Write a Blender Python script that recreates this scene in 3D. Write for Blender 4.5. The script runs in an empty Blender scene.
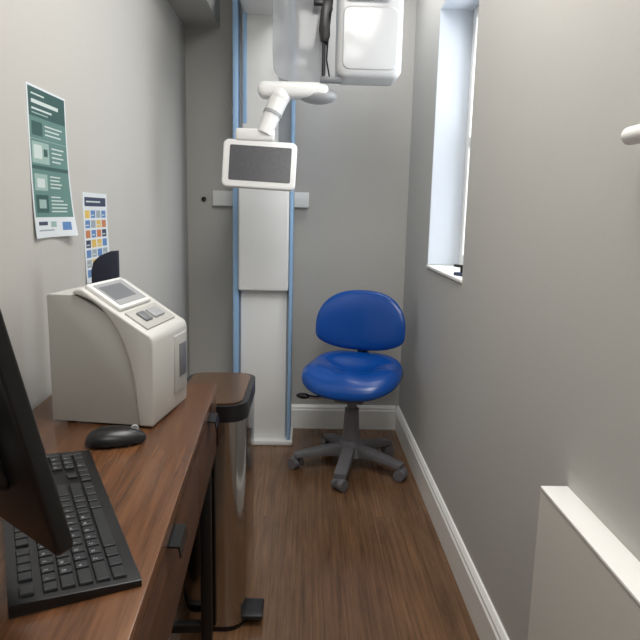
import bpy, bmesh, math, random
from mathutils import Vector, Matrix, Euler
random.seed(4)
C = bpy.context.scene.collection
R = math.radians
# ------------------------------------------------------------------ camera
H = 1.22; F = 620.0
cam_d = bpy.data.cameras.new('camera'); cam = bpy.data.objects.new('camera', cam_d); C.objects.link(cam)
cam_d.sensor_width = 36; cam_d.lens = 36*F/640; cam_d.clip_start = .02
ROT = Matrix.Rotation(R(-1.39), 3, 'Z') @ Matrix.Rotation(R(90-9.8), 3, 'X') @ Matrix.Rotation(R(1.28), 3, 'Z')
cam.matrix_world = Matrix.Translation((0, 0, H)) @ ROT.to_4x4()
bpy.context.scene.camera = cam
def at(px, py, X=None, Y=None, Z=None):
    d = ROT @ Vector(((px-320)/F, -(py-320)/F, -1)); o = Vector((0, 0, H))
    t = (X-o.x)/d.x if X is not None else (Y-o.y)/d.y if Y is not None else (Z-o.z)/d.z
    return o + d*t
# ------------------------------------------------------------------ materials
def lin(c):
    r = []
    for v in c:
        v /= 255.0
        r.append(v/12.92 if v <= .04045 else ((v+.055)/1.055)**2.4)
    return (*r, 1)
def mat(name, rgb, rough=.5, metal=0, spec=.5, noise=0, nscale=8, bump=0, bscale=200, coat=0, alpha=1, stretch=None):
    m = bpy.data.materials.new(name); m.use_nodes = True
    nt = m.node_tree; b = nt.nodes['Principled BSDF']
    b.inputs['Roughness'].default_value = rough; b.inputs['Metallic'].default_value = metal
    b.inputs['Specular IOR Level'].default_value = spec; b.inputs['Coat Weight'].default_value = coat
    b.inputs['Alpha'].default_value = alpha
    tc = nt.nodes.new('ShaderNodeTexCoord')
    col = lin(rgb)
    n = nt.nodes.new('ShaderNodeTexNoise'); n.inputs['Scale'].default_value = nscale; n.inputs['Detail'].default_value = 4
    if stretch:
        mp = nt.nodes.new('ShaderNodeMapping'); mp.inputs['Scale'].default_value = stretch
        nt.links.new(tc.outputs['Object'], mp.inputs[0]); nt.links.new(mp.outputs[0], n.inputs['Vector'])
    else:
        nt.links.new(tc.outputs['Object'], n.inputs['Vector'])
    mx = nt.nodes.new('ShaderNodeMix'); mx.data_type = 'RGBA'
    k = noise
    mx.inputs[6].default_value = tuple(c*(1-k) for c in col[:3])+(1,)
    mx.inputs[7].default_value = tuple(min(1, c*(1+k)) for c in col[:3])+(1,)
    nt.links.new(n.outputs['Fac'], mx.inputs[0]); nt.links.new(mx.outputs[2], b.inputs['Base Color'])
    if bump:
        n2 = nt.nodes.new('ShaderNodeTexNoise'); n2.inputs['Scale'].default_value = bscale
        nt.links.new(tc.outputs['Object'], n2.inputs['Vector'])
        bp = nt.nodes.new('ShaderNodeBump'); bp.inputs['Strength'].default_value = bump; bp.inputs['Distance'].default_value = .002
        nt.links.new(n2.outputs['Fac'], bp.inputs['Height']); nt.links.new(bp.outputs[0], b.inputs['Normal'])
    return m
def wood(name, dark, light, rough, planks=False, sx_=60, sy_=1.6, lo=.3, hi=.72):
    m = bpy.data.materials.new(name); m.use_nodes = True
    nt = m.node_tree; b = nt.nodes['Principled BSDF']; L = nt.links.new
    tc = nt.nodes.new('ShaderNodeTexCoord')
    mp = nt.nodes.new('ShaderNodeMapping'); mp.inputs['Scale'].default_value = (sx_, sy_, sx_)
    L(tc.outputs['Object'], mp.inputs[0])
    n = nt.nodes.new('ShaderNodeTexNoise'); n.inputs['Scale'].default_value = 1; n.inputs['Detail'].default_value = 10; n.inputs['Roughness'].default_value = .68
    n.inputs['Distortion'].default_value = .25
    rp = nt.nodes.new('ShaderNodeValToRGB')
    rp.color_ramp.elements[0].position = lo; rp.color_ramp.elements[0].color = lin(dark)
    rp.color_ramp.elements[1].position = hi; rp.color_ramp.elements[1].color = lin(light)
    L(n.outputs['Fac'], rp.inputs[0])
    out = rp.outputs[0]
    if planks:
        sx = nt.nodes.new('ShaderNodeSeparateXYZ'); cb = nt.nodes.new('ShaderNodeCombineXYZ')
        L(tc.outputs['Object'], sx.inputs[0]); L(sx.outputs['Y'], cb.inputs['X']); L(sx.outputs['X'], cb.inputs['Y'])
        br = nt.nodes.new('ShaderNodeTexBrick'); br.inputs['Scale'].default_value = 1
        br.inputs['Brick Width'].default_value = 1.5; br.inputs['Row Height'].default_value = .145
        br.inputs['Mortar Size'].default_value = .001; br.offset = .43
        br.inputs['Color1'].default_value = (.84, .85, .86, 1); br.inputs['Color2'].default_value = (1.08, 1.07, 1.05, 1)
        br.inputs['Mortar'].default_value = (.5, .5, .5, 1)
        L(cb.outputs[0], br.inputs['Vector'])
        vm = nt.nodes.new('ShaderNodeVectorMath'); vm.operation = 'ADD'
        sc = nt.nodes.new('ShaderNodeVectorMath'); sc.operation = 'SCALE'; sc.inputs['Scale'].default_value = 9
        L(br.outputs['Color'], sc.inputs[0]); L(mp.outputs[0], vm.inputs[0]); L(sc.outputs[0], vm.inputs[1]); L(vm.outputs[0], n.inputs['Vector'])
        mp2 = nt.nodes.new('ShaderNodeMapping'); mp2.inputs['Scale'].default_value = (14, 3.2, 14); L(tc.outputs['Object'], mp2.inputs[0])
        n3 = nt.nodes.new('ShaderNodeTexNoise'); n3.inputs['Scale'].default_value = 1; n3.inputs['Detail'].default_value = 8; n3.inputs['Roughness'].default_value = .7; L(mp2.outputs[0], n3.inputs['Vector'])
        r3 = nt.nodes.new('ShaderNodeValToRGB'); r3.color_ramp.elements[0].position = .3; r3.color_ramp.elements[0].color = (.68, .67, .66, 1)
        r3.color_ramp.elements[1].position = .68; r3.color_ramp.elements[1].color = (1.12, 1.1, 1.07, 1); L(n3.outputs['Fac'], r3.inputs[0])
        m3 = nt.nodes.new('ShaderNodeMix'); m3.data_type = 'RGBA'; m3.blend_type = 'MULTIPLY'; m3.inputs[0].default_value = .8
        L(out, m3.inputs[6]); L(r3.outputs[0], m3.inputs[7])
        mx = nt.nodes.new('ShaderNodeMix'); mx.data_type = 'RGBA'; mx.blend_type = 'MULTIPLY'; mx.inputs[0].default_value = .8
        L(m3.outputs[2], mx.inputs[6]); L(br.outputs['Color'], mx.inputs[7]); out = mx.outputs[2]
    else:
        L(mp.outputs[0], n.inputs['Vector'])
    L(out, b.inputs['Base Color'])
    b.inputs['Roughness'].default_value = rough
    bp = nt.nodes.new('ShaderNodeBump'); bp.inputs['Strength'].default_value = .1; bp.inputs['Distance'].default_value = .001
    L(n.outputs['Fac'], bp.inputs['Height']); L(bp.outputs[0], b.inputs['Normal'])
    return m
M = dict(
 wall=mat('wall_paint', (188, 186, 181), .75, noise=.03, nscale=2, bump=.15, bscale=60),
 box=mat('boxing_paint', (218, 214, 207), .6, noise=.02, nscale=2),
 ceil=mat('ceiling_paint', (225, 224, 220), .9),
 trim=mat('white_gloss_trim', (244, 243, 239), .35),
 reveal=mat('white_reveal_paint', (198, 204, 212), .6),
 floor=wood('wood_floor', (76, 54, 38), (142, 106, 76), .24, True, 90, 2.6, .24, .80),
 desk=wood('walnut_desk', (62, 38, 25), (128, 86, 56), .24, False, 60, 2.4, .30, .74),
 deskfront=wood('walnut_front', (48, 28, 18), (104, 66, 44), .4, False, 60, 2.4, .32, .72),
 black=mat('black_plastic', (22, 22, 24), .32, noise=.1),
 blackm=mat('black_metal', (28, 27, 28), .45, .2),
 key=mat('key_plastic', (36, 37, 40), .42),
 legend=mat('key_legend', (185, 188, 192), .6),
 screen=mat('dark_glass', (16, 18, 22), .12),
 white=mat('white_plastic', (232, 232, 230), .3, noise=.01),
 head=mat('head_white_plastic', (204, 205, 206), .25, noise=.01),
 head2=mat('head_cover_plastic', (200, 201, 202), .15, noise=.01),
 offw=mat('offwhite_plastic', (210, 212, 214), .4, noise=.01),
 shell=mat('warm_grey_shell_plastic', (206, 205, 200), .38, noise=.01),
 side=mat('greyish_side_plastic', (182, 181, 176), .45, noise=.01),
 grey=mat('light_grey_plastic', (160, 161, 163), .4),
 dgrey=mat('mid_grey_plastic', (112, 114, 118), .35),
 trans=mat('smoky_translucent_plastic', (176, 179, 184), .10, alpha=.58),
 blue=mat('pale_blue_trim', (150, 186, 222), .4),
 disp=mat('grey_display', (80, 80, 84), .25, noise=.25, nscale=90),
 vinyl=mat('blue_vinyl', (12, 74, 156), .22, noise=.06, nscale=20, bump=.10, bscale=500),
 chairg=mat('grey_chair_plastic', (100, 99, 102), .4),
 chrome=mat('chrome', (200, 200, 202), .2, 1),
 steel=mat('brushed_steel', (188, 186, 184), .12, 1, noise=.15, nscale=1, stretch=(60, 60, 1.2)),
 lidrefl=mat('steel_lid_brown_reflection', (140, 106, 80), .18, .8),  # steel lid; the brown it reflects is painted into the base colour
 navy=mat('navy_plastic', (24, 30, 48), .45),
 paper=mat('paper', (216, 222, 226), .6),
 teal=mat('teal_ink', (92, 130, 124), .6), teald=mat('dark_teal_ink', (48, 84, 82), .6),
 teall=mat('pale_teal_ink', (150, 178, 172), .6),
 inkw=mat('white_ink', (200, 212, 210), .6), inkd=mat('dark_ink', (54, 62, 88), .6), inky=mat('yellow_ink', (216, 182, 90), .6),
 inko=mat('orange_ink', (194, 124, 80), .6), inkb=mat('blue_ink', (90, 130, 182), .6), inkg=mat('pale_grey_ink', (150, 162, 170), .6),
)
def glass_mat():
    m = bpy.data.materials.new('window_glass'); m.use_nodes = True; nt = m.node_tree
    for n in list(nt.nodes):
        if n.type == 'BSDF_PRINCIPLED': nt.nodes.remove(n)
    o = [n for n in nt.nodes if n.type == 'OUTPUT_MATERIAL'][0]
    t = nt.nodes.new('ShaderNodeBsdfTransparent'); g = nt.nodes.new('ShaderNodeBsdfGlossy'); g.inputs['Roughness'].default_value = .02
    mx = nt.nodes.new('ShaderNodeMixShader'); mx.inputs[0].default_value = .06
    nt.links.new(t.outputs[0], mx.inputs[1]); nt.links.new(g.outputs[0], mx.inputs[2]); nt.links.new(mx.outputs[0], o.inputs[0])
    return m
M['glass'] = glass_mat()
# ------------------------------------------------------------------ mesh builder
class MB:
    def __init__(s): s.bm = bmesh.new()
    def _merge(s, b, mx=None):
        if mx is not None: bmesh.ops.transform(b, matrix=mx, verts=b.verts)
        me = bpy.data.meshes.new('t'); b.to_mesh(me); b.free(); s.bm.from_mesh(me); bpy.data.meshes.remove(me)
    def box(s, c, d, rot=None, bev=0, seg=2, mx=None):
        b = bmesh.new(); bmesh.ops.create_cube(b, size=1)
        bmesh.ops.scale(b, vec=d, verts=b.verts)
        if bev: bmesh.ops.bevel(b, geom=list(b.edges), offset=bev, segments=seg, affect='EDGES', profile=.5)
        t = Matrix.Translation(c)
        if rot: t = t @ Euler(rot).to_matrix().to_4x4()
        s._merge(b, (mx @ t) if mx is not None else t); return s
    def bx(s, x0, x1, y0, y1, z0, z1, bev=0, seg=2, mx=None):
        return s.box(((x0+x1)/2, (y0+y1)/2, (z0+z1)/2), (abs(x1-x0), abs(y1-y0), abs(z1-z0)), None, bev, seg, mx)
    def rbox(s, x0, x1, y0, y1, z0, z1, r, axis='Z', seg=8, bev=0, mx=None):
        if axis == 'Y': u0, u1, v0, v1, a, b_ = x0, x1, z0, z1, y0, y1
        else: u0, u1, v0, v1, a, b_ = x0, x1, y0, y1, z0, z1
        pts = []
        for (cx, cy, a0) in ((u1-r, v1-r, 0), (u0+r, v1-r, 90), (u0+r, v0+r, 180), (u1-r, v0+r, 270)):
            for i in range(seg+1):
                q = R(a0+90*i/seg); pts.append((cx+r*math.cos(q), cy+r*math.sin(q)))
        if not bev: return s.prism(pts, axis, a, b_, mx=mx)
        def v(p, t): return (p[0], t, p[1]) if axis == 'Y' else (p[0], p[1], t)
        b = bmesh.new(); cu, cv = (u0+u1)/2, (v0+v1)/2; hu, hv = (u1-u0)/2, (v1-v0)/2
        def ring(t, ins): return [b.verts.new(v((cu+(p[0]-cu)*(1-ins/hu), cv+(p[1]-cv)*(1-ins/hv)), t)) for p in pts]
        K = 4
        rs = [ring(a+bev*(1-math.cos(math.pi/2*i/K)), bev*(1-math.sin(math.pi/2*i/K))) for i in range(K+1)]
        rs += [ring(b_-bev*(1-math.cos(math.pi/2*(1-i/K))), bev*(1-math.sin(math.pi/2*(1-i/K)))) for i in range(K+1)]
        n = len(pts)
        for k in range(len(rs)-1):
            for i in range(n): b.faces.new((rs[k][i], rs[k+1][i], rs[k+1][(i+1) % n], rs[k][(i+1) % n]))
        b.faces.new(rs[0]); b.faces.new(rs[-1][::-1])
        bmesh.ops.recalc_face_normals(b, faces=b.faces); s._merge(b, mx); return s
    def prism(s, pts, axis, a, b_, bev=0, seg=2, mx=None):
        def v(p, t): return {'Y': (p[0], t, p[1]), 'Z': (p[0], p[1], t), 'X': (t, p[0], p[1])}[axis]
        b = bmesh.new(); A = [b.verts.new(v(p, a)) for p in pts]; B = [b.verts.new(v(p, b_)) for p in pts]
        b.faces.new(A); b.faces.new(B[::-1]); n = len(pts)
        for i in range(n): b.faces.new((A[i], B[i], B[(i+1) % n], A[(i+1) % n]))
        bmesh.ops.recalc_face_normals(b, faces=b.faces)
        if bev:
            caps = set(A)
            ed = [e for e in b.edges if (e.verts[0] in caps) == (e.verts[1] in caps)]
            bmesh.ops.bevel(b, geom=ed, offset=bev, segments=seg, affect='EDGES', profile=.5)
        s._merge(b, mx); return s
    def cyl(s, p0, p1, r0, r1=None, seg=24, mx=None):
        r1 = r0 if r1 is None else r1
        p0, p1 = Vector(p0), Vector(p1); d = p1-p0
        b = bmesh.new(); bmesh.ops.create_cone(b, cap_ends=True, segments=seg, radius1=r0, radius2=r1, depth=d.length)
        q = Vector((0, 0, 1)).rotation_difference(d).to_matrix().to_4x4()
        t = Matrix.Translation((p0+p1)/2) @ q
        s._merge(b, (mx @ t) if mx is not None else t); return s
    def sph(s, c, r, sc=(1, 1, 1), mx=None):
        b = bmesh.new(); bmesh.ops.create_uvsphere(b, u_segments=24, v_segments=14, radius=r)
        t = Matrix.Translation(c) @ Matrix.Diagonal((*sc, 1))
        s._merge(b, (mx @ t) if mx is not None else t); return s
    def tube(s, pts, r, seg=10):
        pts = [Vector(p) for p in pts]
        for i in range(len(pts)-1): s.cyl(pts[i], pts[i+1], r, seg=seg)
        for p in pts[1:-1]: s.sph(p, r)
        return s
    def pillow(s, outl, tf, tb, fn, nt=9, na=56, p=3.0):
        b = bmesh.new()
        def ring(t, w): return [b.verts.new(fn(*[q*t for q in outl(2*math.pi*i/na)], w)) for i in range(na)]
        ts = [math.sin((i/nt)*math.pi/2) for i in range(1, nt+1)]
        front = [ring(t, tf*math.sqrt(max(0, 1-t**p))) for t in ts]
        back = [ring(t, -tb*math.sqrt(max(0, 1-t**p))) for t in ts[:-1]]+[front[-1]]
        for rs, w in ((front, tf), (back, -tb)):
            c = b.verts.new(fn(0, 0, w))
            for i in range(na): b.faces.new((c, rs[0][i], rs[0][(i+1) % na]))
            for k in range(nt-1):
                for i in range(na): b.faces.new((rs[k][i], rs[k+1][i], rs[k+1][(i+1) % na], rs[k][(i+1) % na]))
        bmesh.ops.recalc_face_normals(b, faces=b.faces); s._merge(b); return s
    def build(s, name, m, parent=None, org=None, smooth=True):
        if org is not None: bmesh.ops.translate(s.bm, vec=-Vector(org), verts=s.bm.verts)
        me = bpy.data.meshes.new(name); s.bm.to_mesh(me); s.bm.free()
        me.materials.append(m)
        if smooth:
            me.polygons.foreach_set('use_smooth', [True]*len(me.polygons)); me.set_sharp_from_angle(angle=R(35))
        o = bpy.data.objects.new(name, me); C.objects.link(o)
        if parent: o.parent = parent
        return o
def thing(name, label, cat, loc=(0, 0, 0), rz=0, group=None):
    o = bpy.data.objects.new(name, None); C.objects.link(o); o.location = loc; o.rotation_euler = (0, 0, rz)
    o.empty_display_size = .05
    o['label'] = label; o['category'] = cat
    if group: o['group'] = group
    return o
def struct(o): o['kind'] = 'structure'; return o
# ------------------------------------------------------------------ room
YB = at(350, 428, Z=0).y
XR = at(402, 330, Y=YB).x
XL = at(188, 250, Y=YB).x
ZC = 2.5; Y0 = -1.3; TW = .30
struct(MB().bx(XL-.1, XR+TW, Y0-.1, YB+.1, -.08, 0).build('floor', M['floor']))
struct(MB().bx(XL-.1, XR+TW, Y0-.1, YB+.1, ZC, ZC+.08).build('ceiling', M['ceil']))
struct(MB().bx(XL-.1, XL, Y0, YB, 0, ZC).build('wall_left', M['wall']))
struct(MB().bx(XL-.1, XR+TW, YB, YB+.1, 0, ZC).build('wall_back', M['wall']))
struct(MB().bx(XL-.1, XR+TW, Y0-.1, Y0, 0, ZC).build('wall_front', M['wall']))
wf = at(427, 270, X=XR); wn = at(462, 283, X=XR)
WY1 = wf.y; WY0 = wn.y; WZ0 = (wf.z+wn.z)/2; WZ1 = at(437, 8, Y=WY1).z
w = MB()
w.bx(XR, XR+TW, Y0, WY0, 0, ZC); w.bx(XR, XR+TW, WY1, YB, 0, ZC)
w.bx(XR, XR+TW, WY0, WY1, 0, WZ0); w.bx(XR, XR+TW, WY0, WY1, WZ1, ZC)
struct(w.build('wall_right', M['wall']))
t = MB(); g = .006
t.bx(XR+.001, XR+TW-.07, WY1-g, WY1, WZ0+.02, WZ1); t.bx(XR+.001, XR+TW-.07, WY0, WY0+g, WZ0+.02, WZ1)
t.bx(XR+.001, XR+TW-.07, WY0+g, WY1-g, WZ1-g, WZ1)
struct(t.build('trim_1', M['reveal'], smooth=False))
win = struct(MB().bx(XR-.006, XR+TW-.07, WY0, WY1, WZ0+.004, WZ0+.018, .004).build('trim_2', M['trim']))
fr = MB(); a, b = XR+TW-.16, XR+TW-.09
for (y0, y1, z0, z1) in ((WY0+g, WY0+.05, WZ0+.018, WZ1-g), (WY1-.055, WY1-g, WZ0+.018, WZ1-g), (WY0+.05, WY1-.055, WZ0+.018, WZ0+.07), (WY0+.05, WY1-.055, WZ1-.05, WZ1-g), (WY0+.05, WY1-.055, (WZ0+WZ1)/2-.02, (WZ0+WZ1)/2+.02)):
    fr.bx(a, b, y0, y1, z0, z1, .004)
wo = struct(fr.build('window_1', M['trim']))
MB().bx(a+.02, a+.026, WY0+.04, WY1-.04, WZ0+.04, WZ1-.04).build('pane', M['glass'], wo, smooth=False)
sp = at(220, 28, Y=YB)
struct(MB().bx(XL, sp.x, 1.2, YB, sp.z, ZC).build('trim_3', M['wall'], smooth=False))
BH = at(350, 406, Y=YB-.02).z
prof = [(0, 0), (.018, 0), (.018, BH*.78), (.014, BH*.84), (.014, BH*.9), (.006, BH), (0, BH)]
struct(MB().prism([(XR-p[0], p[1]) for p in prof], 'Y', 1.31, YB).build('baseboard_right', M['trim'], smooth=False))
struct(MB().prism([(YB-p[0], p[1]) for p in prof], 'X', XL, XR-.018).build('baseboard_back', M['trim'], smooth=False))
struct(MB().prism([(XL+p[0], p[1]) for p in prof], 'Y', Y0, YB-.018).build('baseboard_left', M['trim'], smooth=False))
lf = at(568, 486, X=XR); le = at(543, 488, Z=lf.z)
struct(MB().bx(le.x, XR, -.6, lf.y, 0, lf.z-.008).build('trim_4', M['box'], smooth=False))
struct(MB().bx(le.x-.001, XR, -.6, lf.y+.001, lf.z-.008, lf.z, .002).build('trim_5', M['trim']))
# ------------------------------------------------------------------ desk
DZ = .76
A = at(217, 383, Z=DZ); B = at(129, 640, Z=DZ); d = (A-B)
drz = math.atan2(-d.x, d.y)
DL = 1.62; DD = min(A.x-XL-.012, .44)
desk = thing('desk', 'narrow walnut desk with black handles along the left wall', 'desk', (A.x, A.y, 0), drz)
MB().bx(-DD, 0, -DL, 0, DZ-.028, DZ, .002).build('desktop', M['desk'], desk)
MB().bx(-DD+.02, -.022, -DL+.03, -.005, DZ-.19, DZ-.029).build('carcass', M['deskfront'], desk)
def to_desk(p):
    return Matrix.Rotation(-drz, 3, 'Z') @ (Vector((p.x, p.y, 0))-Vector((A.x, A.y, 0)))
def front_y(px, py):
    n = Vector((math.cos(drz), math.sin(drz), 0)); o = Vector((0, 0, H)); dr = ROT @ Vector(((px-320)/F, -(py-320)/F, -1))
    tt = (Vector((A.x, A.y, 0))-o).dot(n)/dr.dot(n); return to_desk(o+dr*tt).y, (o+dr*tt).z
h1, hz1 = front_y(172, 520); h2, hz2 = front_y(210, 418)
segs = [(-DL+.03, -1.05), (-1.046, -.40), (-.396, -.005)]
for k, (y0, y1) in enumerate(segs):
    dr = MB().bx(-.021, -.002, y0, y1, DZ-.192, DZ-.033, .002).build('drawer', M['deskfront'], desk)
    hy = h1 if k == 1 else h2 if k == 2 else (y0+y1)/2
    hb = MB(); hb.prism([(-.002, DZ-.033), (.016, DZ-.034), (.019, DZ-.052), (.0165, DZ-.053), (.0135, DZ-.037), (-.002, DZ-.036)], 'Y', hy-.034, hy+.034)
    hb.build('handle', M['black'], dr, smooth=False)
for (x, y) in ((-.03, -.03), (-DD+.03, -.03), (-.03, -DL+.06), (-DD+.03, -DL+.06)):
    MB().bx(x-.015, x+.015, y-.015, y+.015, 0, DZ-.19, .002).build('leg', M['blackm'], desk)
for y in (-.03, -DL+.06):
    MB().bx(-DD+.045, -.045, y-.012, y+.012, .04, .065, .002).build('crossbar', M['blackm'], desk)
tw = thing('computer_tower', 'black computer tower on the floor under the walnut desk', 'computer', (A.x-.20, A.y-.42, 0), drz)
MB().bx(-.095, .095, -.2, .2, .012, .42, .006).build('case', M['black'], tw)
MB().bx(.0955, .1, -.19, .19, .025, .41, .002).build('side_panel', M['blackm'], tw)
for sx in (-.07, .07):
    for sy in (-.16, .16): MB().cyl((sx, sy, 0), (sx, sy, .014), .014).build('foot', M['black'], tw)
# ------------------------------------------------------------------ keyboard
KA = at(142, 576, Z=DZ+.014); KB = at(89, 447, Z=DZ+.014)
kd = KB-KA; KW = kd.length; krz = math.atan2(kd.y, kd.x); KD = .148
kb = thing('keyboard', 'black full-size computer keyboard lying askew on the walnut desk', 'keyboard', (KA.x, KA.y, DZ), krz)
MB().prism([(0, 0), (KD, 0), (KD, .017), (0, .009)], 'X', 0, KW, .002).build('keyboard_body', M['black'], kb)
u = (KW-.020)/22.35
rows = [
 [(1, '')]+[(-.6, '')]+[(1, '')]*4+[(-.3, '')]+[(1, '')]*4+[(-.3, '')]+[(1, '')]*4,
 [(1, '`')]+[(1, c) for c in '1234567890-=']+[(2, '')],
 [(1.5, '')]+[(1, c) for c in 'QWERTYUIOP[]']+[(1.5, '')],
 [(1.8, '')]+[(1, c) for c in "ASDFGHJKL;'"]+[(2.2, '')],
 [(2.3, '')]+[(1, c) for c in 'ZXCVBNM,./']+[(2.7, '')],
 [(1.4, ''), (1.2, ''), (1.3, ''), (6, ''), (1.3, ''), (1.2, ''), (1.2, ''), (1.4, '')],
]
def letter(c):
    cu = bpy.data.curves.new('l', 'FONT'); cu.body = c; cu.size = .0065; o = bpy.data.objects.new('l', cu); C.objects.link(o)
    dg = bpy.context.evaluated_depsgraph_get(); me = bpy.data.meshes.new_from_object(o.evaluated_get(dg))
    bpy.data.objects.remove(o); return me
def key(x, y, w, h, c):
    z = .0098+.008*(y/KD)
    b = bmesh.new(); bmesh.ops.create_cube(b, size=1)
    bmesh.ops.scale(b, vec=(w-.003, h-.003, .004), verts=b.verts)
    for v in b.verts:
        if v.co.z > 0: v.co.x *= 1-.0025/w; v.co.y *= 1-.0025/h
    bmesh.ops.bevel(b, geom=list(b.edges), offset=.0006, segments=1, affect='EDGES')
    if c:
        me = letter(c); ov = set(b.verts); of = set(b.faces); b.from_mesh(me)
        for v in b.verts:
            if v not in ov: v.co += Vector((-w/2+.0045, 0, .0022))
        for f in b.faces: f.material_index = 0 if f in of else 1
        bpy.data.meshes.remove(me)
    me = bpy.data.meshes.new('key'); b.to_mesh(me); b.free(); me.materials.append(M['key']); me.materials.append(M['legend'])
    o = bpy.data.objects.new('key', me); C.objects.link(o); o.parent = kb; o.location = (x+w/2, y+h/2, z+.002)
KO = .014
rh = (KD-.010-KO)/6.3
for r, row in enumerate(rows):
    x = .010; y = KD-.010-rh*(r+1)-(rh*.3 if r else 0)
    for (wd, c) in row:
        if wd > 0: key(x, y, wd*u, rh, c)
        x += abs(wd)*u
nx = .010+15.3*u
for r in (1, 2):
    for k in range(3): key(nx+k*u, KD-.010-rh*(r+1.3), u, rh, '')
key(nx+u, KD-.010-rh*5.3, u, rh, '')
for k in range(3): key(nx+k*u, KD-.010-rh*6.3, u, rh, '')
px = nx+3.05*u
for r, s_ in enumerate(('/*', '789', '456', '123')):
    for k, c in enumerate(' '+s_ if r == 0 else s_): key(px+k*u, KD-.010-rh*(r+2.3), u, rh, c.strip())
key(px, KD-.010-rh*6.3, 2*u, rh, '0'); key(px+2*u, KD-.010-rh*6.3, u, rh, '.')
key(px+3*u, KD-.010-rh*2.3, u, rh, '-'); key(px+3*u, KD-.010-rh*4.3, u, rh*2, '+'); key(px+3*u, KD-.010-rh*6.3, u, rh*2, '')
# ------------------------------------------------------------------ monitor
MBt = at(77, 549, Z=.85); mrz = R(90+50)
kx = Vector((math.cos(mrz), math.sin(mrz), 0)); ky = Vector((-kx.y, kx.x, 0))
mr = MBt+kx*.22+ky*.14
mon = thing('computer_monitor', 'black flat monitor on a stand at the near end of the desk', 'monitor', (mr.x, mr.y, DZ), mrz)
T = Matrix.Translation((0, -.14, .09)) @ Matrix.Rotation(R(-13), 4, 'X')
MB().rbox(-.22, .22, 0, .020, 0, .31, .010, 'Y', 5, .004, mx=T).build('housing', M['black'], mon)
MB().bx(-.208, .208, -.001, .001, .016, .298, mx=T).build('screen', M['screen'], mon, smooth=False)
MB().rbox(-.15, .15, .016, .030, .06, .26, .02, 'Y', 5, .006, mx=T).build('back_cover', M['black'], mon)
MB().prism([(-.02, 0), (.03, 0), (.03, .17), (-.075, .22), (-.085, .17), (-.02, .13)], 'X', -.03, .03, .004).build('stand_neck', M['black'], mon)
MB().bx(-.07, .09, -.025, .055, 0, .014, .006, 3).build('stand_base', M['black'], mon)
# ------------------------------------------------------------------ mouse
mp = at(118, 441, Z=DZ)
ms = thing('computer_mouse', 'black computer mouse between the keyboard and white scanner', 'mouse', (mp.x, mp.y-.012, DZ), R(-72))
def mo(a): return (.033*math.copysign(abs(math.cos(a))**.8, math.cos(a))*(1-.1*math.sin(a)), .058*math.copysign(abs(math.sin(a))**.85, math.sin(a)))
MB().pillow(mo, .030, .004, lambda x, y, w: (x, y, max(.001, .006+w*(1-2.2*y if w > 0 else 1)*.95)), p=2.4).build('mouse_shell', M['black'], ms)
MB().cyl((-.004, .036, .026), (.004, .036, .026), .0085).build('scroll_wheel', M['grey'], ms)
# ------------------------------------------------------------------ scanner
S0 = at(47, 428, Z=DZ); S1 = at(152, 429, Z=DZ)
sd = S1-S0; SW = sd.length*1.03; SDp = .215
srz = math.atan2(sd.y, sd.x)+R(-9)
sl = S1-Vector((math.cos(srz), math.sin(srz), 0))*SW
sc = thing('plate_scanner', 'white box-shaped dental plate scanner with sloping top on the desk', 'scanner', (sl.x, sl.y, DZ), srz)
fH = .198; tH = .280; xk = .062
body = [(0, .004), (0, tH-.004), (.004, tH), (xk, tH), (SW-.004, fH-.002), (SW-.004, .004)]
MB().prism(body, 'Y', .005, SDp-.005, .002).build('scanner_body', M['side'], sc)
curve = [(xk-.004, tH+.004)]+[(xk+(SW-.030-xk)*math.sin(t_/10*math.pi/2)*.99, tH*(math.cos(t_/10*math.pi/2)**.85)) for t_ in range(1, 10)]+[(SW-.028, .004)]
slope = [(SW, .004), (SW+.003, .012), (SW+.006, fH-.014), (SW+.004, fH-.004), (SW-.001, fH+.003), (SW-.010, fH+.008), (xk+.018, tH+.014), (xk+.006, tH+.013)]
MB().prism(curve+slope, 'Y', 0, SDp, .004, 3).build('front_shell', M['shell'], sc)
ang = math.atan2(fH+.008-tH-.014, SW-.010-xk-.018)
TS = Matrix.Translation((xk+.018, 0, tH+.014)) @ Matrix.Rotation(-ang, 4, 'Y')
LS = math.hypot(SW-.028-xk, fH-tH-.006)
bz = MB().bx(-.002, LS*.55, .016, SDp-.035, -.002, .009, .004, 3, TS).build('display_bezel', M['white'], sc)
MB().bx(.008, LS*.49, .028, SDp-.050, .009, .0100, mx=TS).build('display', M['grey'], bz, smooth=False)
MB().bx(.018, LS*.39, .036, SDp-.075, .0100, .0106, mx=TS).build('display_image', M['dgrey'], bz, smooth=False)
MB().bx(LS*.60, LS*.97, .022, SDp-.03, -.002, .004, .002, 2, TS).build('button_panel', M['side'], sc)
for (q0, q1) in ((.05, .085), (.10, .155)):
    MB().bx(LS*.68, LS*.86, q0, q1, .003, .009, .003, 3, TS).build('button', M['dgrey' if q0 < .06 else 'grey'], sc)
MB().bx(SW+.001, SW+.0085, .125, SDp-.012, .04, fH-.022, .002).build('slot_panel', M['side'], sc)
MB().bx(SW+.007, SW+.010, .15, SDp-.02, .075, fH-.045, .001).build('slot', M['dgrey'], sc)
for (x, y) in ((.03, .03), (SW-.04, .03), (.03, SDp-.03), (SW-.04, SDp-.03)): MB().cyl((x, y, 0), (x, y, .008), .01).build('foot', M['black'], sc)
ny = A.y-.04
np_ = at(106, 285, Y=ny)
nv = thing('file_holder', 'dark navy rounded holder standing behind the white scanner', 'file holder', (max(np_.x, XL+.055), ny, DZ), R(4))
hh = at(106, 251, Y=ny).z-DZ
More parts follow.
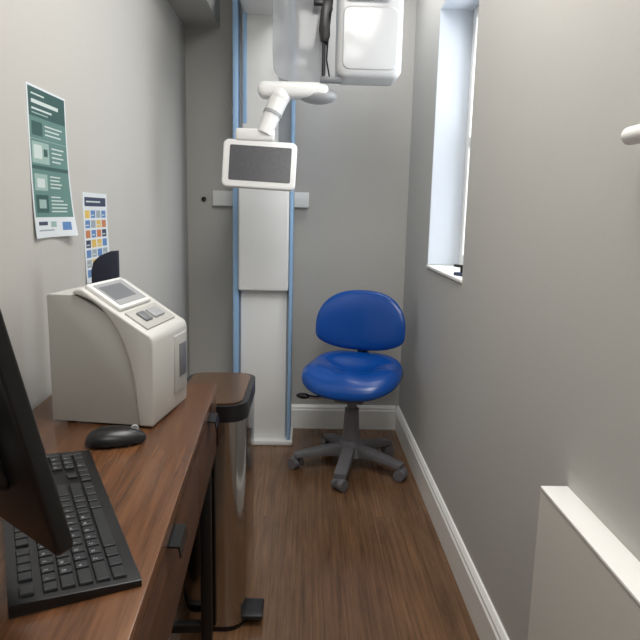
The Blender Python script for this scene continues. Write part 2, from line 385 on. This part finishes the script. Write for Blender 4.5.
MB().prism([(-.034, 0), (.034, 0), (.034, hh+.002), (.015, hh), (-.012, hh-.012), (-.028, hh-.028), (-.034, hh-.05)], 'Y', -.008, .008, .003).build('panel', M['navy'], nv)
MB().bx(-.036, .036, -.022, .024, 0, .012, .003).build('base', M['navy'], nv)
# ------------------------------------------------------------------ posters: each sheet one mesh, the print is its faces' materials
def poster(pn, pf, label, kind):
    y0, y1 = pn[0].y, pf[0].y; z1 = pn[0].z; z0 = pn[1].z
    W = y1-y0; Hh = z1-z0
    p = thing('poster', label, 'poster', (XL, y0, z0), 0, 'paper notices on the left wall')
    L = [(0, 1, 0, 1, 'paper')]
    if kind == 1:
        L += [(.03, .97, .80, .985, 'teald'), (.1, .42, .94, .95, 'inkw'), (.1, .78, .885, .91, 'inkw'), (.1, .6, .845, .858, 'inkw'), (.1, .5, .82, .828, 'teall')]
        L += [(.03, .97, .14, .80, 'teal'), (.08, .34, .68, .77, 'teald'), (.40, .86, .75, .76, 'inkw'), (.40, .78, .722, .732, 'inkw'), (.40, .82, .694, .704, 'inkw')]
        L += [(.03, .97, .655, .659, 'teall'), (.06, .48, .50, .64, 'teall'), (.10, .30, .53, .62, 'inkw'), (.34, .44, .55, .60, 'teald'), (.55, .88, .61, .62, 'inkw'), (.55, .82, .58, .59, 'inkw'), (.55, .86, .55, .56, 'inkw'), (.55, .78, .52, .53, 'inkw')]
        L += [(.03, .97, .46, .485, 'teald')]
        L += [(.08, .40, .32, .43, 'teall'), (.14, .33, .34, .40, 'inkw'), (.08, .40, .17, .29, 'teald'), (.16, .34, .20, .26, 'teall')]
        for z in (.415, .39, .365, .34, .275, .25, .225, .20, .175): L.append((.47, .47+.38*random.uniform(.6, 1.1), z, z+.009, 'inkw'))
        L += [(.1, .34, .085, .11, 'inkd'), (.1, .5, .045, .055, 'inkg'), (.42, .56, .07, .11, 'teall'), (.7, .9, .045, .105, 'inkb')]
    else:
        L += [(.06, .94, .85, .95, 'inkd'), (.12, .7, .893, .91, 'inkw')]
        cols = ['inkb', 'inky', 'inkg', 'inko', 'inkb', 'inky', 'inkd', 'inkg', 'inko', 'inky', 'inkb']
        k = 0
        for j in range(7):
            for i in range(4):
                L.append((.06+.225*i, .06+.225*i+.185, .06+.11*j, .06+.11*j+.085, cols[(k*3+j) % 11])); k += 1
                if (i+j) % 2: L.append((.08+.225*i, .08+.225*i+.12, .085+.11*j, .085+.11*j+.012, 'inkw'))
    us = sorted({round(v, 4) for q in L for v in q[:2]}); vs = sorted({round(v, 4) for q in L for v in q[2:4]})
    names = sorted({q[4] for q in L}); b = bmesh.new()
    curl = .020 if kind == 1 else .010
    def cx(a, c): return .0012+curl*(a**3)*((1-c)**3)+curl*.35*((1-a)**4)*((1-c)**4)
    G = [[b.verts.new((cx(a, c), a*W, c*Hh)) for c in vs] for a in us]
    for i in range(len(us)-1):
        for j in range(len(vs)-1):
            f = b.faces.new((G[i][j], G[i+1][j], G[i+1][j+1], G[i][j+1]))
            ca = (us[i]+us[i+1])/2; cc = (vs[j]+vs[j+1])/2
            for q in L:
                if q[0] < ca < q[1] and q[2] < cc < q[3]: f.material_index = names.index(q[4])
    bd = [e for e in b.edges if len(e.link_faces) == 1]
    ex = bmesh.ops.extrude_edge_only(b, edges=bd)
    nvt = [v for v in ex['geom'] if isinstance(v, bmesh.types.BMVert)]
    for v in nvt: v.co.x -= .0012
    nvs = set(nvt)
    for f in b.faces:
        if any(v in nvs for v in f.verts): f.material_index = names.index('paper')
    me = bpy.data.meshes.new('sheet'); b.to_mesh(me); b.free()
    for n in names: me.materials.append(M[n])
    o = bpy.data.objects.new('sheet', me); C.objects.link(o); o.parent = p
    return p
poster((at(25, 81, X=XL), at(31, 239, X=XL)), (at(64, 92, X=XL),), 'large teal and white printed poster on the left wall', 1)
poster((at(82, 192, X=XL), at(86, 284, X=XL)), (at(106, 194, X=XL),), 'small poster of coloured squares taped just above the white scanner', 2)
# ------------------------------------------------------------------ x-ray machine
CF = at(262, 445, Z=0).y
cx0 = at(235, 440, Y=CF).x; cx1 = at(290, 440, Y=CF).x
def X_(px, py, Y): return at(px, py, Y=Y).x
def Z_(px, py, Y): return at(px, py, Y=Y).z
org = ((cx0+cx1)/2, (CF+YB)/2, 0)
xm = thing('xray_machine', 'tall white column dental x-ray machine with blue edges against the back wall', 'x-ray machine', org)
def part(mb, nm, m, par=xm, **k): return mb.build(nm, M[m], par, org, **k)
cw = cx1-cx0; ct = 2.36; yb = YB-.035
part(MB().bx(cx0+.012, cx1-.012, CF+.06, yb, .0, ct, .004), 'column', 'offw')
part(MB().bx(cx0-.012, cx1+.012, CF-.01, yb, 0, .028, .008), 'foot', 'white')
part(MB().bx(cx0-.010, cx0+.018, CF, yb-.03, .028, ct, .006, 3), 'edge_trim', 'blue')
part(MB().bx(cx1-.018, cx1, CF, yb-.03, .028, ct, .006, 3), 'edge_trim', 'blue')
zc0 = Z_(262, 291, CF-.02); zc1 = Z_(262, 176, CF-.02)
part(MB().bx(cx0+.020, cx1-.020, CF-.025, CF+.059, zc0, zc1, .010, 3), 'carriage_cover', 'white')
part(MB().bx(cx0+.026, cx1-.028, CF+.035, CF+.059, .028, zc0-.006, .003), 'lower_panel', 'white')
part(MB().bx(cx0+.036, cx1-.08, CF+.01, CF+.059, zc1+.01, ct, .006), 'upper_rail_cover', 'white')
part(MB().bx(cx0+.040, cx0+.058, CF+.004, CF+.01, zc1+.25, ct, .003), 'rail_stripe', 'blue')
bl = at(213, 196, Y=YB-.02); br_ = at(309, 202, Y=YB-.02)
part(MB().bx(bl.x, br_.x, YB-.034, YB-.004, (bl.z+br_.z)/2-.04, (bl.z+br_.z)/2+.04, .003), 'wall_bracket', 'white')
YA = 2.72
ya1 = CF+.06
part(MB().bx(X_(250, 0, YA), X_(400, 0, YA), YA-.12, YA+.12, 2.14, 2.25, .03, 4).bx(cx0+.04, cx1-.04, YA+.08, ya1, 2.14, 2.25, .02, 3), 'overhead_arm', 'white')
x0, x1 = X_(272, 40, YA), X_(327, 40, YA); z0 = Z_(300, 83, YA)
arc = [(x0, 2.15), (x0+.004, z0+.12)]+[(x0+.09-.086*math.cos(q), z0+.07-.07*math.sin(q)) for q in [R(v) for v in range(15, 91, 15)]]+[(x1-.05+.05*math.sin(q), z0+.05-.05*math.cos(q)) for q in [R(v) for v in range(0, 91, 18)]]+[(x1, 2.15)]
part(MB().prism(arc, 'Y', YA-.02, YA+.01, .004, 2), 'sensor_shield', 'trans')
part(MB().rbox(x0+.09, x1-.04, YA+.015, YA+.07, z0+.13, 2.15, .03, 'Y', 6, .012), 'sensor_core', 'offw')
YP = YA-.06; xb = X_(324, 40, YP)
part(MB().cyl((xb, YP, Z_(325, 82, YP)), (xb, YP, 2.15), .007), 'positioner_rod', 'black')
zt = Z_(325, 44, YP)
part(MB().prism([(xb-.022, zt+.05), (xb-.012, zt+.01), (xb+.012, zt), (xb+.024, zt+.03), (xb+.020, zt+.11), (xb+.032, zt+.13), (xb+.026, zt+.165), (xb-.006, zt+.16), (xb-.016, zt+.12)], 'Y', YP-.022, YP+.022, .005), 'positioner_clamp', 'black')
part(MB().bx(xb-.045, xb+.01, YP-.015, YP+.015, zt+.145, zt+.165, .004), 'positioner_bracket', 'black')
part(MB().tube([(xb+.02, YP, 2.15), (xb+.034, YP, zt+.20), (xb+.018, YP, zt+.05), (xb+.012, YP, zt-.06), (xb+.026, YP, Z_(330, 78, YP))], .0035), 'positioner_cable', 'black')
part(MB().bx(xb-.012, xb+.075, YP-.015, YP+.015, Z_(325, 83, YP), Z_(325, 78, YP)+.004, .004), 'positioner_foot', 'dgrey')
YT = YA-.10
hx0, hx1 = X_(337, 50, YT), X_(403, 50, YT); hz = Z_(365, 77, YT)
th = part(MB().rbox(hx0, hx1, YT, YT+.20, hz, 2.18, .035, 'Y', 8, .028), 'tube_head', 'head')
part(MB().rbox(hx0+.022, hx1-.022, YT-.006, YT+.02, hz+.028, hz+.265, .03, 'Y', 8, .005), 'front_cover', 'head2', th)
part(MB().rbox(hx0+.03, hx1-.06, YT-.020, YT+.004, hz+.285, hz+.34, .012, 'Y', 6, .006), 'collimator', 'grey', th)
part(MB().bx(hx0+.045, hx0+.075, YT-.024, YT-.018, hz+.30, hz+.325, .003, 2), 'sensor_window', 'dgrey', th)
YS = YA-.02
za = Z_(290, 92, YS)
ax0, ax1 = X_(258, 90, YS), X_(333, 95, YS)
part(MB().rbox(ax0, ax1-.02, YS-.05, YS+.055, za-.026, za+.036, .028, 'Y', 8, .02), 'swing_arm', 'white')
part(MB().cyl(((x0+x1)/2, YS+.03, za+.03), ((x0+x1)/2, YS+.03, z0+.01), .02), 'arm_pivot', 'white')
part(MB().sph((X_(318, 97, YS), YS+.005, za-.012), .070, (1.15, .8, .48)), 'arm_joint', 'grey')
e1 = at(280, 97, Y=YS-.02); e2 = at(264, 134, Y=YS-.05)
part(MB().cyl(e1, e2, .040, .032).sph(e1, .042), 'display_neck', 'white')
em = e1.lerp(e2, .45)
part(MB().cyl(e1.lerp(e2, .42), e1.lerp(e2, .50), .0395), 'neck_ring', 'grey')
YD = YS-.03
part(MB().bx(X_(236, 134, YD), X_(275, 134, YD), YS-.065, YS-.005, Z_(255, 142, YD), Z_(255, 129, YD), .012, 3), 'display_bracket', 'white')
dc = at(259.5, 165, Y=YS-.06)
TD = Matrix.Translation(dc) @ Matrix.Rotation(R(2.5), 4, 'Y') @ Matrix.Rotation(R(-8), 4, 'X')
dw, dh = .152, .098
dp = part(MB().rbox(-dw, dw, -.012, .024, -dh, dh, .024, 'Y', 8, .008, mx=TD), 'display', 'white')
part(MB().rbox(-dw+.028, dw-.022, -.0135, -.0115, -dh+.028, dh-.024, .006, 'Y', 4, mx=TD), 'display_screen', 'disp', dp, smooth=False)
wq = at(204, 199, Y=YB)
hk = MB().cyl((0, -.012, 0), (0, 0, 0), .012).cyl((0, -.02, 0), (0, -.012, 0), .006).build('wall_hook', M['blackm'])
hk.location = (wq.x, YB, wq.z); hk['label'] = 'tiny dark hook on the back wall left of the x-ray column'; hk['category'] = 'hook'
# ------------------------------------------------------------------ chair
cc = at(350, 467, Z=0)
ch = thing('swivel_chair', 'blue vinyl swivel chair on a grey five-wheeled base by the back wall', 'chair', (cc.x, cc.y, 0), R(-17))
SZ = .515
def so(a):
    c, s_ = math.cos(a), math.sin(a)
    return (.235*math.copysign(abs(c)**.74, c), .205*math.copysign(abs(s_)**.68, s_))
def sfn(x, y, w):
    z = SZ-.066+w+.40*x*x
    if w > 0:
        z -= .026*math.exp(-((x/.13)**2+((y-.03)/.08)**2))
        z += .010*math.exp(-((x/.05)**2+((y+.13)/.06)**2))
        z += .006*math.exp(-(((abs(x)-.15)/.06)**2+((y+.02)/.12)**2))
        if y > .08: z += (y-.08)*.22
    if y < 0: z -= .9*y*y
    if y > .0: z += y*y*.9
    return (x, y-.01, z)
MB().pillow(so, .054, .038, sfn, nt=16, na=80, p=7).build('seat', M['vinyl'], ch)
def bo(a):
    c, s_ = math.cos(a), math.sin(a)
    x = .224*math.copysign(abs(c)**.78, c)
    z = .180*abs(s_)**.9 if s_ > 0 else -.105*abs(s_)**.5+.012*abs(s_)*math.cos(2*a)
    return (x, z)
BZ = SZ+.173
def bfn(x, z, w): return (x, .175-w-1.1*x*x+.10*z, BZ-.02+z)
MB().pillow(bo, .034, .024, bfn, nt=10, p=4).build('backrest', M['vinyl'], ch)
MB().bx(-.14, .13, -.10, .12, SZ-.128, SZ-.098, .006).bx(-.07, .07, -.09, .09, SZ-.17, SZ-.125, .01).build('seat_mechanism', M['chairg'], ch)
MB().bx(-.028, .028, .08, .215, SZ-.125, SZ-.11, .004).prism([(.200, SZ-.125), (.222, SZ-.125), (.225, BZ+.03), (.205, BZ+.03)], 'X', -.028, .028, .004).build('back_support', M['chairg'], ch)
MB().tube([(-.05, -.05, SZ-.150), (-.16, -.10, SZ-.150), (-.21, -.12, SZ-.142)], .009).build('lever', M['chrome'], ch)
MB().sph((-.210, -.12, SZ-.142), .020, (1.7, .8, .7)).build('lever_grip', M['black'], ch)
MB().cyl((0, 0, .26), (0, 0, SZ-.165), .024).build('gas_lift', M['dgrey'], ch)
MB().cyl((0, 0, .12), (0, 0, .30), .042, .034).build('stem_cover', M['chairg'], ch)
MB().cyl((0, 0, .07), (0, 0, .145), .070, .048).build('hub', M['chairg'], ch)
for k in range(5):
    a = R(-101+72*k+14); RM = Matrix.Rotation(a, 4, 'Z')
    lg = MB(); lg.prism([(.03, .066), (.03, .125), (.12, .112), (.272, .078), (.272, .054), (.12, .068)], 'Y', -.030, .030, .010, mx=RM)
    lo = lg.build('leg', M['chairg'], ch)
    cs = MB(); sw = random.uniform(-1, 1)
    CM = RM @ Matrix.Translation((.266, 0, 0)) @ Matrix.Rotation(sw, 4, 'Z')
    for sy in (-1, 1): cs.cyl((0, sy*.009, .029), (0, sy*.030, .029), .029, .026, mx=CM)
    cs.bx(-.006, .026, -.008, .008, .02, .056, .003, mx=CM)
    cs.cyl((0, 0, .04), (0, 0, .07), .008, mx=RM @ Matrix.Translation((.266, 0, 0)))
    cs.build('caster', M['chairg'], lo)
# ------------------------------------------------------------------ bin
by0 = A.y+.012; bxr = at(245, 480, Y=by0).x; by1 = by0+.36; bxl = bxr-.21; BT = .695
bc = ((bxl+bxr)/2, (by0+by1)/2, 0)
bn = thing('pedal_bin', 'tall brushed steel pedal bin beyond the far end of the desk', 'bin', bc)
hx_, hy_ = (bxr-bxl)/2, (by1-by0)/2
MB().rbox(-hx_, hx_, -hy_, hy_, .018, BT-.05, .06, seg=12).build('bin_body', M['steel'], bn)
MB().rbox(-hx_+.004, hx_-.004, -hy_+.004, hy_-.004, 0, .019, .056).build('bin_base', M['black'], bn)
MB().rbox(-hx_-.003, hx_+.003, -hy_-.003, hy_+.003, BT-.051, BT-.004, .062, seg=12).build('collar', M['black'], bn)
MB().rbox(-hx_+.012, hx_-.012, -hy_+.012, hy_-.012, BT-.005, BT, .05, seg=12).build('lid', M['lidrefl'], bn)
pp = at(255, 610, Z=.03)
pyl = max(-hy_+.07, pp.y-bc[1])
MB().bx(hx_-.02, hx_+.050, pyl-.045, pyl+.045, .022, .036, .005).build('pedal', M['black'], bn)
# ------------------------------------------------------------------ window sill item, wall rail
si = thing('window_latch', 'small dark latch piece lying on the window sill', 'latch', (XR+.035, WY0+.14, WZ0+.018), R(20))
MB().bx(-.02, .02, -.03, .03, 0, .012, .003).build('latch_plate', M['inkd'], si)
MB().cyl((0, 0, .012), (0, 0, .04), .009).bx(-.008, .008, -.004, .05, .03, .04, .003).build('latch_lever', M['black'], si)
rp_ = at(632, 136, X=XR-.03)
rl = thing('wall_rail', 'white round-ended rail on the right wall at frame edge', 'rail', (XR, rp_.y, rp_.z))
MB().cyl((-.032, -.5, 0), (-.032, 0, 0), .0145).sph((-.032, 0, 0), .0145).build('rail_bar', M['trim'], rl)
for y in (-.04, -.46): MB().cyl((0, y, 0), (-.032, y, 0), .009).cyl((0, y, 0), (-.006, y, 0), .02).build('rail_bracket', M['trim'], rl)
# ------------------------------------------------------------------ light
def area(name, loc, rot, sx, sy, e, col):
    l = bpy.data.lights.new(name, 'AREA'); l.shape = 'RECTANGLE'; l.size = sx; l.size_y = sy; l.energy = e; l.color = col
    o = bpy.data.objects.new(name, l); C.objects.link(o); o.location = loc; o.rotation_euler = rot; return o
area('ceiling_lamp', (.12, 1.2, ZC-.03), (0, 0, 0), .5, 1.2, 24, (1, .98, .95))
area('added_fill_rear', (.05, -.4, ZC-.03), (R(25), 0, 0), .6, .8, 15, (1, .98, .95))  # added fill light from behind the camera, not a known fixture
area('added_fill_far', (.25, 2.75, ZC-.03), (0, 0, 0), .4, .8, 7.5, (.98, .985, 1))  # fill light added to brighten the back wall, not a known fixture
area('daylight', (XR+TW+.35, (WY0+WY1)/2-.1, (WZ0+WZ1)/2+.2), (0, R(80), 0), 1.3, 1.1, 28, (.90, .95, 1))
w = bpy.data.worlds.new('world'); bpy.context.scene.world = w; w.use_nodes = True
w.node_tree.nodes['Background'].inputs[0].default_value = (.82, .90, 1, 1); w.node_tree.nodes['Background'].inputs[1].default_value = .85
bpy.context.scene.view_settings.view_transform = 'Standard'
